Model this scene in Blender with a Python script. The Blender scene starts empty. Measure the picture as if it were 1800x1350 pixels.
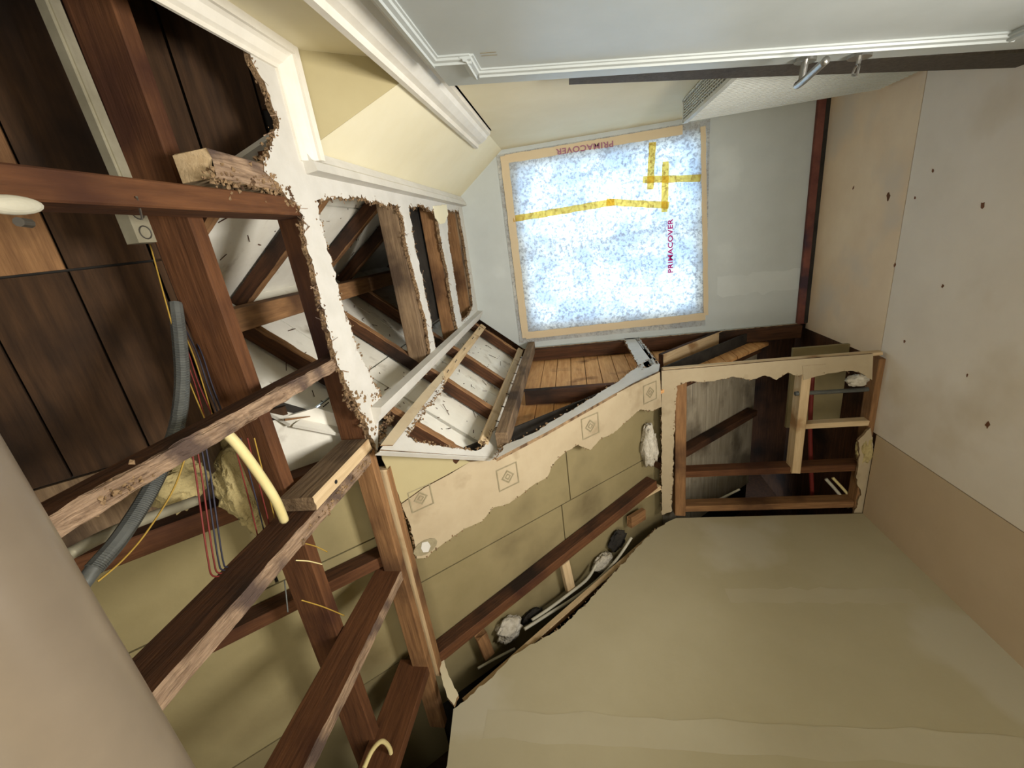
import bpy, bmesh, math, random
from mathutils import Vector, Matrix, noise
from mathutils.geometry import tessellate_polygon

scene = bpy.context.scene
COL = scene.collection
V = Vector

# ------------------------------------------------------------------ camera
CAM = V((0, 0, 1.5))
FPX = 738.75                                     # focal length in pixels of the 1800 px frame
CI = V((-0.12693479, 0.12499319, -0.9840042))    # picture right, in room axes
CJ = V((-0.93625361, -0.34272901, 0.07723988))   # picture down
CK = V((-0.32759232, 0.93108191, 0.16052956))    # view direction
cd = bpy.data.cameras.new('camera')
cam = bpy.data.objects.new('camera', cd)
COL.objects.link(cam)
cd.sensor_fit = 'HORIZONTAL'; cd.sensor_width = 36.0; cd.lens = FPX / 1800 * 36
cd.clip_start = 0.02; cd.clip_end = 200
cam.matrix_world = Matrix(((CI.x, -CJ.x, -CK.x, CAM.x), (CI.y, -CJ.y, -CK.y, CAM.y),
                           (CI.z, -CJ.z, -CK.z, CAM.z), (0, 0, 0, 1)))
scene.camera = cam

# ------------------------------------------------------------------ world, lights, exposure
def lin(r, g, b):
    f = lambda c: (c / 255 / 12.92) if c / 255 <= .04045 else ((c / 255 + .055) / 1.055) ** 2.4
    return (f(r), f(g), f(b), 1)

w = bpy.data.worlds.new('daylight'); scene.world = w; w.use_nodes = True
bg = w.node_tree.nodes['Background']
bg.inputs[0].default_value = (0.62, 0.80, 1.0, 1); bg.inputs[1].default_value = 3.9

def area(name, loc, target, sx, sy, power, color, spread=math.pi):
    l = bpy.data.lights.new(name, 'AREA'); l.shape = 'RECTANGLE'; l.size = sx; l.size_y = sy
    l.energy = power; l.color = color; l.spread = spread
    o = bpy.data.objects.new(name, l); COL.objects.link(o)
    o.location = loc
    o.rotation_euler = (V(target) - V(loc)).to_track_quat('-Z', 'Y').to_euler()
    return o
area('back_room_fill', (-0.6, -2.75, 1.25), (-0.6, 1.5, 1.35), 1.9, 1.5, 49, (1.0, 0.96, 0.88))  # unseen fill light, standing in for the room behind the camera
area('floor_fill_light', (-0.15, 0.25, 0.15), (-0.12, 1.9, 2.5), 0.5, 0.4, 21, (1.0, 0.96, 0.90), 1.9)  # invented lamp, added out of view to brighten the dormer ceiling

vs = scene.view_settings
vs.view_transform = 'Standard'; vs.look = 'None'; vs.gamma = 1.0; vs.use_curve_mapping = False
vs.exposure = 0.3
scene.cycles.max_bounces = 10; scene.cycles.diffuse_bounces = 6
scene.cycles.sample_clamp_indirect = 6

# ------------------------------------------------------------------ room dimensions (metres, floor z = 0)
ZC = 2.19                     # ceiling
YW = 2.98                     # window wall
YE = 1.21                     # where the sloped ceiling leaves the flat ceiling
YK, ZK = 2.20, 1.05           # top of the knee wall
XL = -1.70                    # drywalled side wall
XR = 0.525                    # painted side wall with the door
XC = -0.775                   # dormer cheek that was stripped
NS = V((0, ZC - ZK, YK - YE)).normalized()        # outward normal of main slope
SD = V((0, YK - YE, ZK - ZC)).normalized()        # down the slope
P0 = V((0, YE, ZC))
NL = V((-.29, 0, .245)).normalized(); PL = V((-.53, 0, ZC))     # stripped dormer slope
NR = V((.305, 0, .227)).normalized(); PR = V((.293, 0, ZC))     # painted dormer slope

def ray(px, py):
    return CI * ((px - 900) / FPX) + CJ * ((py - 675) / FPX) + CK
def hit(p, n, q):
    r = ray(*p); return CAM + r * ((V(q) - CAM).dot(n) / r.dot(n))
def hx(p, x): return hit(p, V((1, 0, 0)), (x, 0, 0))
def hy(p, y): return hit(p, V((0, 1, 0)), (0, y, 0))
def hz(p, z): return hit(p, V((0, 0, 1)), (0, 0, z))
def hs(p, o=0): return hit(p, NS, P0 + NS * o)
def hl(p, o=0): return hit(p, NL, PL + NL * o)
def hr(p, o=0): return hit(p, NR, PR + NR * o)
def slope(x, d, o=0): return V((x, YE, ZC)) + SD * d + NS * o      # d metres down the slope

# ------------------------------------------------------------------ materials
MATS = {}
def nodes(m):
    m.use_nodes = True; return m.node_tree.nodes, m.node_tree.links
def surf(name, c1, c2, scale=6, rough=.75, stretch=(1, 1, 1), bump=.15, bscale=None, c3=None, c3scale=2, c3t=(.5, .65), detail=6, spec=.25, metallic=0, bdist=.004):
    """two-tone noise colour, optional blotches of a third colour, noise relief"""
    m = bpy.data.materials.new(name); N, L = nodes(m); b = N['Principled BSDF']
    tc = N.new('ShaderNodeTexCoord'); mp = N.new('ShaderNodeMapping'); mp.inputs['Scale'].default_value = stretch
    L.new(tc.outputs['Object'], mp.inputs[0])
    nz = N.new('ShaderNodeTexNoise'); nz.inputs['Scale'].default_value = scale; nz.inputs['Detail'].default_value = detail
    nz.inputs['Roughness'].default_value = .62
    L.new(mp.outputs[0], nz.inputs['Vector'])
    cr = N.new('ShaderNodeValToRGB'); cr.color_ramp.elements[0].position = .32; cr.color_ramp.elements[1].position = .68
    cr.color_ramp.elements[0].color = lin(*c1); cr.color_ramp.elements[1].color = lin(*c2)
    L.new(nz.outputs['Fac'], cr.inputs[0]); out = cr.outputs[0]
    if c3:
        n2 = N.new('ShaderNodeTexNoise'); n2.inputs['Scale'].default_value = c3scale; n2.inputs['Detail'].default_value = 5
        L.new(tc.outputs['Object'], n2.inputs['Vector'])
        r2 = N.new('ShaderNodeMapRange'); r2.inputs[1].default_value = c3t[0]; r2.inputs[2].default_value = c3t[1]
        L.new(n2.outputs['Fac'], r2.inputs[0])
        mx = N.new('ShaderNodeMixRGB'); mx.inputs[2].default_value = lin(*c3)
        L.new(r2.outputs[0], mx.inputs[0]); L.new(out, mx.inputs[1]); out = mx.outputs[0]
    L.new(out, b.inputs['Base Color'])
    b.inputs['Roughness'].default_value = rough; b.inputs['Specular IOR Level'].default_value = spec
    b.inputs['Metallic'].default_value = metallic
    if bump:
        n3 = N.new('ShaderNodeTexNoise'); n3.inputs['Scale'].default_value = bscale or scale * 4; n3.inputs['Detail'].default_value = 5
        L.new(mp.outputs[0], n3.inputs['Vector'])
        bp = N.new('ShaderNodeBump'); bp.inputs['Strength'].default_value = bump; bp.inputs['Distance'].default_value = bdist
        L.new(n3.outputs['Fac'], bp.inputs['Height']); L.new(bp.outputs[0], b.inputs['Normal'])
    MATS[name] = m
    return m

GR = (1.2, 14, 14)           # wood grain: stretched along the timber's own length
M_RED = surf('wood_redbrown', (76, 47, 27), (104, 67, 40), 5, .8, GR, .5, 9, (62, 35, 22), 3)
M_DARK = surf('wood_dark', (58, 38, 25), (88, 57, 36), 5, .85, GR, .5, 9, (38, 27, 20), 3)
M_MID = surf('wood_midbrown', (112, 80, 52), (150, 112, 74), 5, .8, GR, .5, 9, (84, 58, 38), 3)
M_GREYWOOD = surf('wood_weathered', (92, 74, 56), (134, 112, 86), 5, .9, GR, .6, 9, (68, 54, 42), 4)
M_LIGHT = surf('wood_pale', (184, 158, 120), (210, 186, 148), 4, .75, GR, .4, 9, (150, 116, 78), 5, (.58, .7))
M_TORN = surf('wood_torn', (108, 86, 68), (172, 146, 120), 7, .85, (2, 18, 18), .9, 12, (88, 72, 64), 6, (.5, .6), bdist=.008)
M_PLANK = surf('wood_plank', (196, 142, 88), (226, 176, 118), 4, .8, (14, 1.2, 14), .4, 9, (116, 76, 44), 5, (.55, .72))
M_PLANKD = surf('wood_deck_dark', (48, 34, 22), (76, 54, 35), 4, .9, (1.2, 12, 12), .5, 9, (40, 29, 21), 3)
M_EAVE = surf('eave_board', (148, 138, 118), (176, 166, 146), 4, .9, (1.2, 10, 10), .3, 9, (112, 102, 86), 4)
M_SHEATH = surf('sheathing_white', (218, 214, 200), (232, 229, 217), 5, .9, (1, 1, 1), .2, 60, (160, 150, 132), 9, (.6, .78))
M_BEIGE = surf('roof_panel_beige', (130, 118, 84), (144, 131, 96), 3, .9, (1, 1, 1), .15, 40, (108, 96, 68), 3, (.55, .75))
M_YEL = surf('roof_panel_yellow', (142, 130, 92), (158, 145, 106), 3, .9, (1, 1, 1), .15, 40, (122, 108, 74), 3, (.55, .75))
M_WHITE = surf('paint_white', (192, 189, 180), (204, 201, 193), 10, .6, (1, 1, 1), .15, 60)
M_TRIM = surf('paint_trim', (214, 209, 196), (226, 222, 210), 10, .4, (1, 1, 1), .05, 60, spec=.4)
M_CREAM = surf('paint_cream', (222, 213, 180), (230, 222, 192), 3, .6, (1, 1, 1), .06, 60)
M_CREAM_SHADE = surf('paint_cream_shaded', (162, 150, 112), (170, 159, 121), 3, .6, (1, 1, 1), .06, 60)  # yellower cream, with the shade of the main slope put into the colour
M_GREY = surf('paint_grey', (180, 186, 184), (190, 196, 194), 3, .7, (1, 1, 1), .08, 60, (198, 204, 202), 3, (.6, .75))
M_CORE = surf('plaster_core', (108, 86, 62), (156, 130, 98), 60, .95, (1, 1, 1), 1.0, 90, (78, 58, 42), 30)
M_DRY = surf('drywall_beige', (176, 167, 138), (184, 176, 148), 2.5, .8, (1, 1, 1), .08, 70, (190, 184, 162), 1.3, (.56, .62))
M_PAPER = surf('wallpaper_beige', (166, 150, 122), (178, 163, 135), 5, .85, (1, 1, 1), .15, 50, (142, 125, 97), 6, (.58, .75))
M_PRINT = surf('wallpaper_print', (128, 118, 92), (150, 140, 112), 40, .85)
M_FLOOR = surf('floor_sheet', (216, 206, 190), (226, 217, 202), 2, .75, (1, 1, 1), .06, 60, (204, 190, 166), 1.5, (.55, .7))
M_FLOORT = surf('floor_sheet_tan', (216, 192, 160), (228, 208, 178), 2.5, .75, (1, 1, 1), .06, 60, (206, 194, 176), 2, (.5, .65))
M_FLOORB = surf('floor_sheet_brown', (186, 166, 138), (198, 178, 150), 2, .8, (1, 1, 1), .06, 60)
M_RUST = surf('plate_rust', (92, 54, 48), (124, 78, 66), 8, .8, (1, 1, 1), .4, 40, (66, 50, 58), 6)
M_DOOR = surf('paint_door', (168, 174, 171), (178, 183, 180), 4, .38, (1, 1, 1), .04, 60, spec=.45)
M_METAL = surf('brushed_metal', (150, 148, 142), (180, 178, 172), 20, .3, (1, 1, 1), .05, metallic=.9)
M_BARS = surf('dark_board', (66, 60, 52), (88, 80, 70), 5, .7, GR, .3)
M_HEAT = surf('heater_enamel', (196, 198, 190), (206, 208, 200), 6, .4, (1, 1, 1), .03, spec=.4)
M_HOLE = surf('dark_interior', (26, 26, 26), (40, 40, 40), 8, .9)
M_GLAV = surf('galvanised', (142, 136, 114), (166, 160, 138), 12, .55, (1, 1, 1), .1, metallic=.35)
M_TUBE = surf('tube_pale', (112, 101, 88), (132, 120, 104), 4, .28, (1, 1, 1), .02, spec=.5)
M_FLEX = surf('flex_grey', (84, 86, 83), (108, 110, 106), 10, .45, metallic=.3)
M_FLEXD = surf('flex_dark', (58, 54, 48), (80, 75, 66), 10, .5)
M_CABLEY = surf('cable_cream', (206, 190, 132), (220, 206, 152), 10, .5)
M_CABLEW = surf('cable_white', (176, 172, 154), (196, 192, 174), 10, .5)
M_WRED = surf('wire_red', (104, 40, 36), (124, 50, 44), 10, .5)
M_WBLU = surf('wire_blue', (44, 44, 56), (56, 56, 70), 10, .5)
M_WYEL = surf('wire_yellow', (150, 120, 50), (172, 140, 62), 10, .5)
M_PIPER = surf('pipe_red', (96, 34, 30), (112, 42, 36), 10, .5)
M_WOOL = surf('insulation_white', (176, 168, 150), (214, 208, 194), 24, 1, (1, 1, 1), 1.0, 60, bdist=.01)
M_WOOLY = surf('insulation_yellow', (164, 148, 100), (186, 170, 122), 20, 1, (1, 1, 1), 1.0, 60, bdist=.01)
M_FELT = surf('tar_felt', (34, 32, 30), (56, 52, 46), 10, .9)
M_MAG = surf('print_magenta', (190, 30, 120), (200, 40, 130), 10, .8, bump=0)
M_MAGD = surf('print_mauve', (150, 104, 122), (160, 112, 130), 10, .8, bump=0)
M_NAIL = surf('nail_steel', (70, 62, 56), (110, 100, 90), 10, .5, metallic=.6)
M_STAIN = surf('paint_stain', (92, 60, 40), (120, 80, 54), 10, .8, bump=0)

def film_material():
    m = bpy.data.materials.new('fleece_film'); N, L = nodes(m); N.remove(N['Principled BSDF'])
    out = N['Material Output']; tc = N.new('ShaderNodeTexCoord')
    n1 = N.new('ShaderNodeTexNoise'); n1.inputs['Scale'].default_value = 55; n1.inputs['Detail'].default_value = 3; n1.inputs['Roughness'].default_value = .7
    n2 = N.new('ShaderNodeTexNoise'); n2.inputs['Scale'].default_value = 5.5; n2.inputs['Detail'].default_value = 4
    L.new(tc.outputs['Object'], n1.inputs['Vector']); L.new(tc.outputs['Object'], n2.inputs['Vector'])
    c1 = N.new('ShaderNodeValToRGB'); e = c1.color_ramp.elements
    e[0].position = .36; e[0].color = (.22, .27, .34, 1); e[1].position = .54; e[1].color = (.95, .97, .98, 1)
    L.new(n1.outputs['Fac'], c1.inputs[0])
    c2 = N.new('ShaderNodeValToRGB'); e = c2.color_ramp.elements
    e[0].position = .38; e[0].color = (.48, .60, .74, 1); e[1].position = .60; e[1].color = (1, 1, 1, 1)
    L.new(n2.outputs['Fac'], c2.inputs[0])
    mx = N.new('ShaderNodeMixRGB'); mx.blend_type = 'MULTIPLY'; mx.inputs[0].default_value = 1
    L.new(c1.outputs[0], mx.inputs[1]); L.new(c2.outputs[0], mx.inputs[2])
    tl = N.new('ShaderNodeBsdfTranslucent'); L.new(mx.outputs[0], tl.inputs[0])
    df = N.new('ShaderNodeBsdfDiffuse'); df.inputs[0].default_value = (.80, .77, .70, 1)
    mix = N.new('ShaderNodeMixShader'); mix.inputs[0].default_value = .62
    L.new(df.outputs[0], mix.inputs[1]); L.new(tl.outputs[0], mix.inputs[2])
    L.new(mix.outputs[0], out.inputs[0])
    MATS[m.name] = m; return m
M_FILM = film_material()
def tape_material(name, c, f):
    m = bpy.data.materials.new(name); N, L = nodes(m); N.remove(N['Principled BSDF']); out = N['Material Output']
    tl = N.new('ShaderNodeBsdfTranslucent'); tl.inputs[0].default_value = lin(*c)
    tr = N.new('ShaderNodeBsdfTransparent'); tr.inputs[0].default_value = lin(*c)
    df = N.new('ShaderNodeBsdfDiffuse'); df.inputs[0].default_value = lin(*c)
    a = N.new('ShaderNodeMixShader'); a.inputs[0].default_value = f
    L.new(df.outputs[0], a.inputs[1]); L.new(tr.outputs[0], a.inputs[2]); L.new(a.outputs[0], out.inputs[0])
    return m
M_TAPE = tape_material('masking_tape', (238, 206, 104), .72)
M_TAPED = tape_material('masking_tape_tan', (214, 196, 164), .12)
mg = bpy.data.materials.new('window_glass'); N, L = nodes(mg)
g = N.new('ShaderNodeBsdfTransparent'); g.inputs[0].default_value = (.92, .95, .95, 1); L.new(g.outputs[0], N['Material Output'].inputs[0]); M_GLASS = mg

# ------------------------------------------------------------------ object helpers
def tag(o, label=None, cat=None, group=None, kind=None):
    if label: o['label'] = label
    if cat: o['category'] = cat
    if group: o['group'] = group
    if kind: o['kind'] = kind
    return o
def make(name, verts, faces, mats, parent=None, midx=None, smooth=False, mw=None):
    me = bpy.data.meshes.new(name); me.from_pydata([tuple(v) for v in verts], [], faces)
    for m in (mats if isinstance(mats, (list, tuple)) else [mats]): me.materials.append(m)
    if midx: me.polygons.foreach_set('material_index', midx)
    if smooth: me.polygons.foreach_set('use_smooth', [True] * len(me.polygons))
    me.update()
    bm = bmesh.new(); bm.from_mesh(me); bmesh.ops.recalc_face_normals(bm, faces=bm.faces); bm.to_mesh(me); bm.free()
    o = bpy.data.objects.new(name, me); COL.objects.link(o)
    if mw is not None: o.matrix_world = mw
    if parent is not None:
        o.parent = parent
        o.matrix_parent_inverse = parent.matrix_world.inverted()
    return o
def empty(name, loc):
    o = bpy.data.objects.new(name, None); COL.objects.link(o); o.location = loc
    o.empty_display_size = .05
    o.matrix_world = Matrix.Translation(loc)
    return o
class MB:
    """collects shapes for one mesh"""
    def __init__(s): s.v = []; s.f = []; s.m = []
    def add(s, v, f, mi=0):
        k = len(s.v); s.v += [V(p) for p in v]; s.f += [tuple(i + k for i in q) for q in f]
        s.m += (mi if isinstance(mi, list) else [mi] * len(f)); return s
    def box(s, lo, hi, mi=0):
        x0, y0, z0 = lo; x1, y1, z1 = hi
        return s.add([(x0, y0, z0), (x1, y0, z0), (x1, y1, z0), (x0, y1, z0), (x0, y0, z1), (x1, y0, z1), (x1, y1, z1), (x0, y1, z1)],
                     [(0, 3, 2, 1), (4, 5, 6, 7), (0, 1, 5, 4), (1, 2, 6, 5), (2, 3, 7, 6), (3, 0, 4, 7)], mi)
    def bar(s, a, b, w, h, up=(0, 0, 1), mi=0):
        a, b = V(a), V(b); X = (b - a).normalized(); U = V(up); U = (U - X * U.dot(X)).normalized(); Y = U.cross(X)
        vs_ = [p + Y * (w / 2 * sy) + U * (h * uz) for p in (a, b) for sy, uz in ((-1, 0), (1, 0), (1, 1), (-1, 1))]
        return s.add(vs_, [(0, 1, 2, 3), (7, 6, 5, 4), (0, 4, 5, 1), (1, 5, 6, 2), (2, 6, 7, 3), (3, 7, 4, 0)], mi)
    def prism(s, pts, off, holes=(), mi=0, side=None):
        loops = [list(map(V, pts))] + [list(map(V, h)) for h in holes]; off = V(off)
        flat = [p for l in loops for p in l]; n = len(flat)
        tri = tessellate_polygon(loops)
        f = [tuple(t) for t in tri] + [tuple(i + n for i in reversed(t)) for t in tri]; m = [mi] * len(f)
        k = 0
        for l in loops:
            for i in range(len(l)):
                j = (i + 1) % len(l); f.append((k + i, k + j, k + j + n, k + i + n)); m.append(mi if side is None else side)
            k += len(l)
        return s.add(flat + [p + off for p in flat], f, m)
    def tube(s, pts, r, seg=8, mi=0, caps=True, rings=0):
        pts = [V(p) for p in pts]; n = len(pts); prev = None; vs_ = []
        for i, p in enumerate(pts):
            t = (pts[min(i + 1, n - 1)] - pts[max(i - 1, 0)]).normalized()
            if prev is None: u = t.orthogonal().normalized()
            else: u = (prev - t * prev.dot(t)).normalized()
            prev = u; w_ = t.cross(u); rr = r(i) if callable(r) else r
            vs_ += [p + (u * math.cos(2 * math.pi * k / seg) + w_ * math.sin(2 * math.pi * k / seg)) * rr for k in range(seg)]
        f = [(i * seg + k, i * seg + (k + 1) % seg, (i + 1) * seg + (k + 1) % seg, (i + 1) * seg + k) for i in range(n - 1) for k in range(seg)]
        if caps: f += [tuple(reversed(range(seg))), tuple(range((n - 1) * seg, n * seg))]
        return s.add(vs_, f, mi)
    def lump(s, c, r, rng, mi=0):
        c = V(c); d = [V((rng.uniform(.5, 1) * r * sx, 0, 0)) for sx in (1, -1)] + [V((0, rng.uniform(.5, 1) * r * q, 0)) for q in (1, -1)] + [V((0, 0, rng.uniform(.5, 1) * r * q)) for q in (1, -1)]
        q = Matrix.Rotation(rng.uniform(0, 6.3), 3, V((rng.random() - .5, rng.random() - .5, rng.random() - .5)).normalized())
        return s.add([c + q @ p for p in d], [(0, 2, 4), (2, 1, 4), (1, 3, 4), (3, 0, 4), (2, 0, 5), (1, 2, 5), (3, 1, 5), (0, 3, 5)], mi)
    def build(s, name, mats, parent=None, smooth=False):
        return make(name, s.v, s.f, mats, parent, s.m, smooth)

def smooth_path(pts, n=6):
    pts = [V(p) for p in pts]; P = [pts[0]] + pts + [pts[-1]]; out = []
    for i in range(1, len(P) - 2):
        for k in range(n):
            t = k / n; a, b, c, d = P[i - 1:i + 3]
            out.append(.5 * ((2 * b) + (c - a) * t + (2 * a - 5 * b + 4 * c - d) * t * t + (3 * b - a - 3 * c + d) * t ** 3))
    return out + [pts[-1]]
def rag(pts, n, flags=True, amp=.008, step=.012, seed=0):
    """break the edges of an in-plane outline; flags: True or the indices of the edges to break"""
    pts = [V(p) for p in pts]; n = V(n).normalized(); out = []; k = len(pts)
    for i in range(k):
        a, b = pts[i], pts[(i + 1) % k]; out.append(a.copy())
        if flags is True or i in flags:
            d = b - a; l = d.length; m = int(l / step)
            if m < 2: continue
            s_ = n.cross(d.normalized())
            for j in range(1, m):
                p = a + d * (j / m)
                e = noise.noise(V((p.x * 30 + seed, p.y * 30, p.z * 30))) * .7 + noise.noise(V((p.x * 110, p.y * 110 + seed, p.z * 110))) * .6
                out.append(p + s_ * (e * amp) + d.normalized() * (noise.noise(p * 160 + V((seed, 5, 9))) * step * .3))
    return out
def sheet(name, pts, n, off, mats, flags=None, holes=(), parent=None, amp=.008, step=.012, seed=0):
    """a slab with broken edges; off = thickness vector"""
    P = rag(pts, n, flags, amp, step, seed) if flags is not None else [V(p) for p in pts]
    H = [rag(h, n, True, amp, step, seed + 3) for h in holes]
    mb = MB().prism(P, off, H, 0, 1 if isinstance(mats, (list, tuple)) else None)
    o = mb.build(name, mats, parent); o_pts = (P, H)
    return o, o_pts
def crumbs(name, loops, parent, mat, n, r, spread, seed=0, label=None):
    """loose broken bits stuck along torn edges: too many to count"""
    rng = random.Random(seed); mb = MB()
    segs = [(l[i], l[(i + 1) % len(l)]) for l in loops for i in range(len(l))]
    segs = [(a, b) for a, b in segs if (b - a).length < .06] or segs
    tot = sum((b - a).length for a, b in segs); cum = []; acc = 0
    for a, b in segs: acc += (b - a).length; cum.append(acc)
    import bisect
    for _ in range(n):
        i = min(bisect.bisect(cum, rng.random() * tot), len(segs) - 1); a, b = segs[i]; p = a.lerp(b, rng.random())
        mb.lump(p + V((rng.gauss(0, spread), rng.gauss(0, spread), abs(rng.gauss(0, spread)))), r * rng.uniform(.4, 1.5), rng)
    o = mb.build(name, mat, parent); o['kind'] = 'stuff'
    return o
def timber(name, a, b, w_, h, mats, label=None, cat=None, group=None, up=(0, 0, 1), parent=None, torn=0, seed=1, n=14, kind=None):
    """sawn timber: a and b at the middle of the underside, width w_, height h along up. Second material = underside."""
    a, b = V(a), V(b); X = (b - a); l = X.length; X.normalize(); U = V(up); U = (U - X * U.dot(X)).normalized(); Y = U.cross(X)
    mw = Matrix(((X.x, Y.x, U.x, a.x), (X.y, Y.y, U.y, a.y), (X.z, Y.z, U.z, a.z), (0, 0, 0, 1)))
    c = .003; rng = random.Random(seed); hw = w_ / 2
    if torn: n = max(n, int(l / .014))
    ring = [(-hw + c, 0), (-hw / 3, 0), (hw / 3, 0), (hw - c, 0), (hw, c), (hw, h - c), (hw - c, h), (-hw + c, h), (-hw, h - c), (-hw, c)]
    vs_ = []; f = []; mi = []
    for i in range(n + 1):
        x = l * i / n; wob = noise.noise(V((x * 3, seed, 0))) * .002
        for k, (y, z) in enumerate(ring):
            dz = 0; dy = wob
            if torn and k in (0, 1, 2, 3, 4, 9):
                dz = max(0, noise.noise(V((x * 9, seed * 3.1, k * .8))) * .9 + noise.noise(V((x * 40, k * 2.3, seed))) * .5) * torn
                dy += noise.noise(V((x * 30, seed, k * 3.3))) * torn * .25
            vs_.append((x + (rng.uniform(-.004, .004) if i in (0, n) else 0), y + dy, z + dz))
    K = len(ring)
    for i in range(n):
        for k in range(K):
            f.append((i * K + k, i * K + (k + 1) % K, (i + 1) * K + (k + 1) % K, (i + 1) * K + k)); mi.append(1 if k in (0, 1, 2, 3, 9) else 0)
    f += [tuple(range(K)), tuple(range(n * K, n * K + K))]; mi += [0, 0]
    ms = mats if isinstance(mats, (list, tuple)) else [mats, mats]
    o = make(name, vs_, f, ms, parent, mi, False, mw)
    if label: tag(o, label, cat, group, kind)
    return o
def nails(parent, pts, d, r=.0022, l=.02, name='nail'):
    """bent nails left in a timber, each its own part sharing one shape"""
    for i, p in enumerate(pts):
        rng = random.Random(i * 7 + len(pts)); q = V(d) * l + V((rng.uniform(-.4, .4), rng.uniform(-.4, .4), rng.uniform(-.2, .2))) * l * .6
        MB().tube([V(p), V(p) + q * .6, V(p) + q], r, 5).tube([V(p) + q, V(p) + q + V(d) * .002], r * 2, 6).build(name, M_NAIL, parent)

# ================================================================== SETTING
# ---- floor with its protective sheets
floor = MB().box((XL - 1.0, -3.2, -.08), (XR + .1, YW + .9, -.004)).build('floor', M_DARK); tag(floor, kind='structure')
for name_m, x0, x1, y0, y1 in ((M_FLOORT, XC - .04, XR, 2.262, YW - .005), (M_FLOOR, -1.205, XR, .72, 2.258), (M_FLOOR, -1.205, XR, -3.2, .716),
                               (M_FLOORB, XL, -1.209, -3.2, 2.19)):
    MB().box((x0, y0, -.004), (x1, y1, 0)).build('floor_sheet', name_m, floor)
rng = random.Random(5)
for (px, py, s) in ((1562, 345, 9), (1608, 348, 4), (1727, 362, 7), (1657, 503, 5), (1573, 466, 5), (1736, 746, 7), (1500, 330, 5), (1700, 660, 3), (1640, 300, 4), (1590, 600, 4)):
    c = hz((px, py), .0005); L_ = [c + V((math.cos(t) * s * .0022 * rng.uniform(.5, 1.2), math.sin(t) * s * .0014 * rng.uniform(.5, 1.2), 0)) for t in [k * 6.283 / 9 for k in range(9)]]
    MB().prism(L_, (0, 0, .0008)).build('scuff_mark', M_STAIN, floor)

# ---- window wall with opening
WX0, WX1, WZ0, WZ1 = -.648, .452, .655, 1.838
wall_pts = [(XC, YW, 0), (XR, YW, 0), (XR, YW, 1.885), (.293, YW, ZC), (-.53, YW, ZC), (XC, YW, 1.90)]
hole = [(WX0, YW, WZ0), (WX1, YW, WZ0), (WX1, YW, WZ1), (WX0, YW, WZ1)]
wf = MB().prism(wall_pts, (0, .12, 0), [hole]).build('wall_far', M_GREY); tag(wf, kind='structure')
o = MB().box((-1.9, YW + .12, -.1), (XC, YW + .16, 2.0)).build('wall_far_gable', M_DARK); tag(o, kind='structure')
M_PATCH = surf('wall_patch', (189, 195, 193), (197, 203, 201), 4, .7, (1, 1, 1), .05, 60)
Lp = [V((-.42 + .03 * noise.noise(V((i * .6, 3, 0))), YW - .0004, .06 + .5 * i / 14)) for i in range(15)]
Rp = [V((-.55 + .03 * noise.noise(V((i * .6, 8, 0))), YW - .0004, .06 + .5 * i / 14)) for i in range(14, -1, -1)]
MB().prism(Lp + Rp, (0, -.0003, 0)).build('wall_patch', M_PATCH, wf)
# reddish sole plate showing at the foot of the window wall
sole = timber('baseboard_far', (XC, YW - .012, .0), (XR, YW - .012, .0), .026, .062, [M_RUST, M_RUST], n=30); tag(sole, kind='structure')
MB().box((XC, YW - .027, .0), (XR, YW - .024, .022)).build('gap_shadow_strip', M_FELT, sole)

# ---- painted side wall (runs past the dormer), its dormer slope and the small triangle of main slope
o = MB().prism([(XR, -3.2, 0), (XR, YW, 0), (XR, YW, 1.885), (XR, 1.475, 1.885), (XR, YE, ZC), (XR, -3.2, ZC)], (.1, 0, 0)).build('wall_right', M_CREAM)
tag(o, kind='structure')
cham = [(.293, YE, ZC), (.293, YW, ZC), (XR, YW, 1.878), (XR, 1.481, 1.878)]
o = MB().prism(cham, NR * .02).build('wall_slope_dormer', M_CREAM); tag(o, kind='structure')
o = MB().prism([(.25, YE, ZC), (XR, YE, ZC), (XR, 1.481, 1.878), (.293, YE + .005, ZC - .006)], NS * .02).build('wall_slope_main', M_CREAM_SHADE); tag(o, kind='structure')

# ---- drywalled side wall, sloped upper edge torn open
sw = [hx(p, XL) for p in ((786, 1345), (797, 1246), (860, 1195), (905, 1150), (945, 1128), (985, 1105), (1030, 1062), (1075, 1012), (1120, 962), (1150, 932), (1172, 918))]
sw = [V((XL, -3.2, ZC - .03)), V((XL, .2, ZC - .03))] + sw + [V((XL, 2.19, 1.0)), V((XL, 2.19, 0)), V((XL, -3.2, 0))]
o, P = sheet('wall_left', sw, (1, 0, 0), (-.018, 0, 0), [M_DRY, M_CORE], set(range(3, 12)), amp=.012, step=.015); tag(o, kind='structure')
crumbs('torn_edge', [P[0][30:120]], o, M_CORE, 120, .004, .004, 3)
M_COMP = surf('joint_compound', (181, 173, 147), (188, 181, 156), 3, .75, (1, 1, 1), .05, 60)
wl_ = bpy.data.objects['wall_left']
for k_, (y_, z1_, wd_) in enumerate(((1.02, 1.95, .10), (.66, 2.0, .16), (1.62, .9, .08))):
    n_ = 24; Lp = [V((XL + .0004, y_ - wd_ / 2 + .02 * noise.noise(V((i * .5, k_, 0))), .12 + (z1_ - .12) * i / n_)) for i in range(n_ + 1)]
    Rp = [V((XL + .0004, y_ + wd_ / 2 + .02 * noise.noise(V((i * .5, k_, 7))), .12 + (z1_ - .12) * i / n_)) for i in range(n_, -1, -1)]
    MB().prism(Lp + Rp, (.0003, 0, 0)).build('joint_compound', M_COMP, wl_)
MB().box((XL - .02, -3.24, 0), (XR + .1, -3.2, ZC)).build('wall_back', M_DRY)['kind'] = 'structure'
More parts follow.
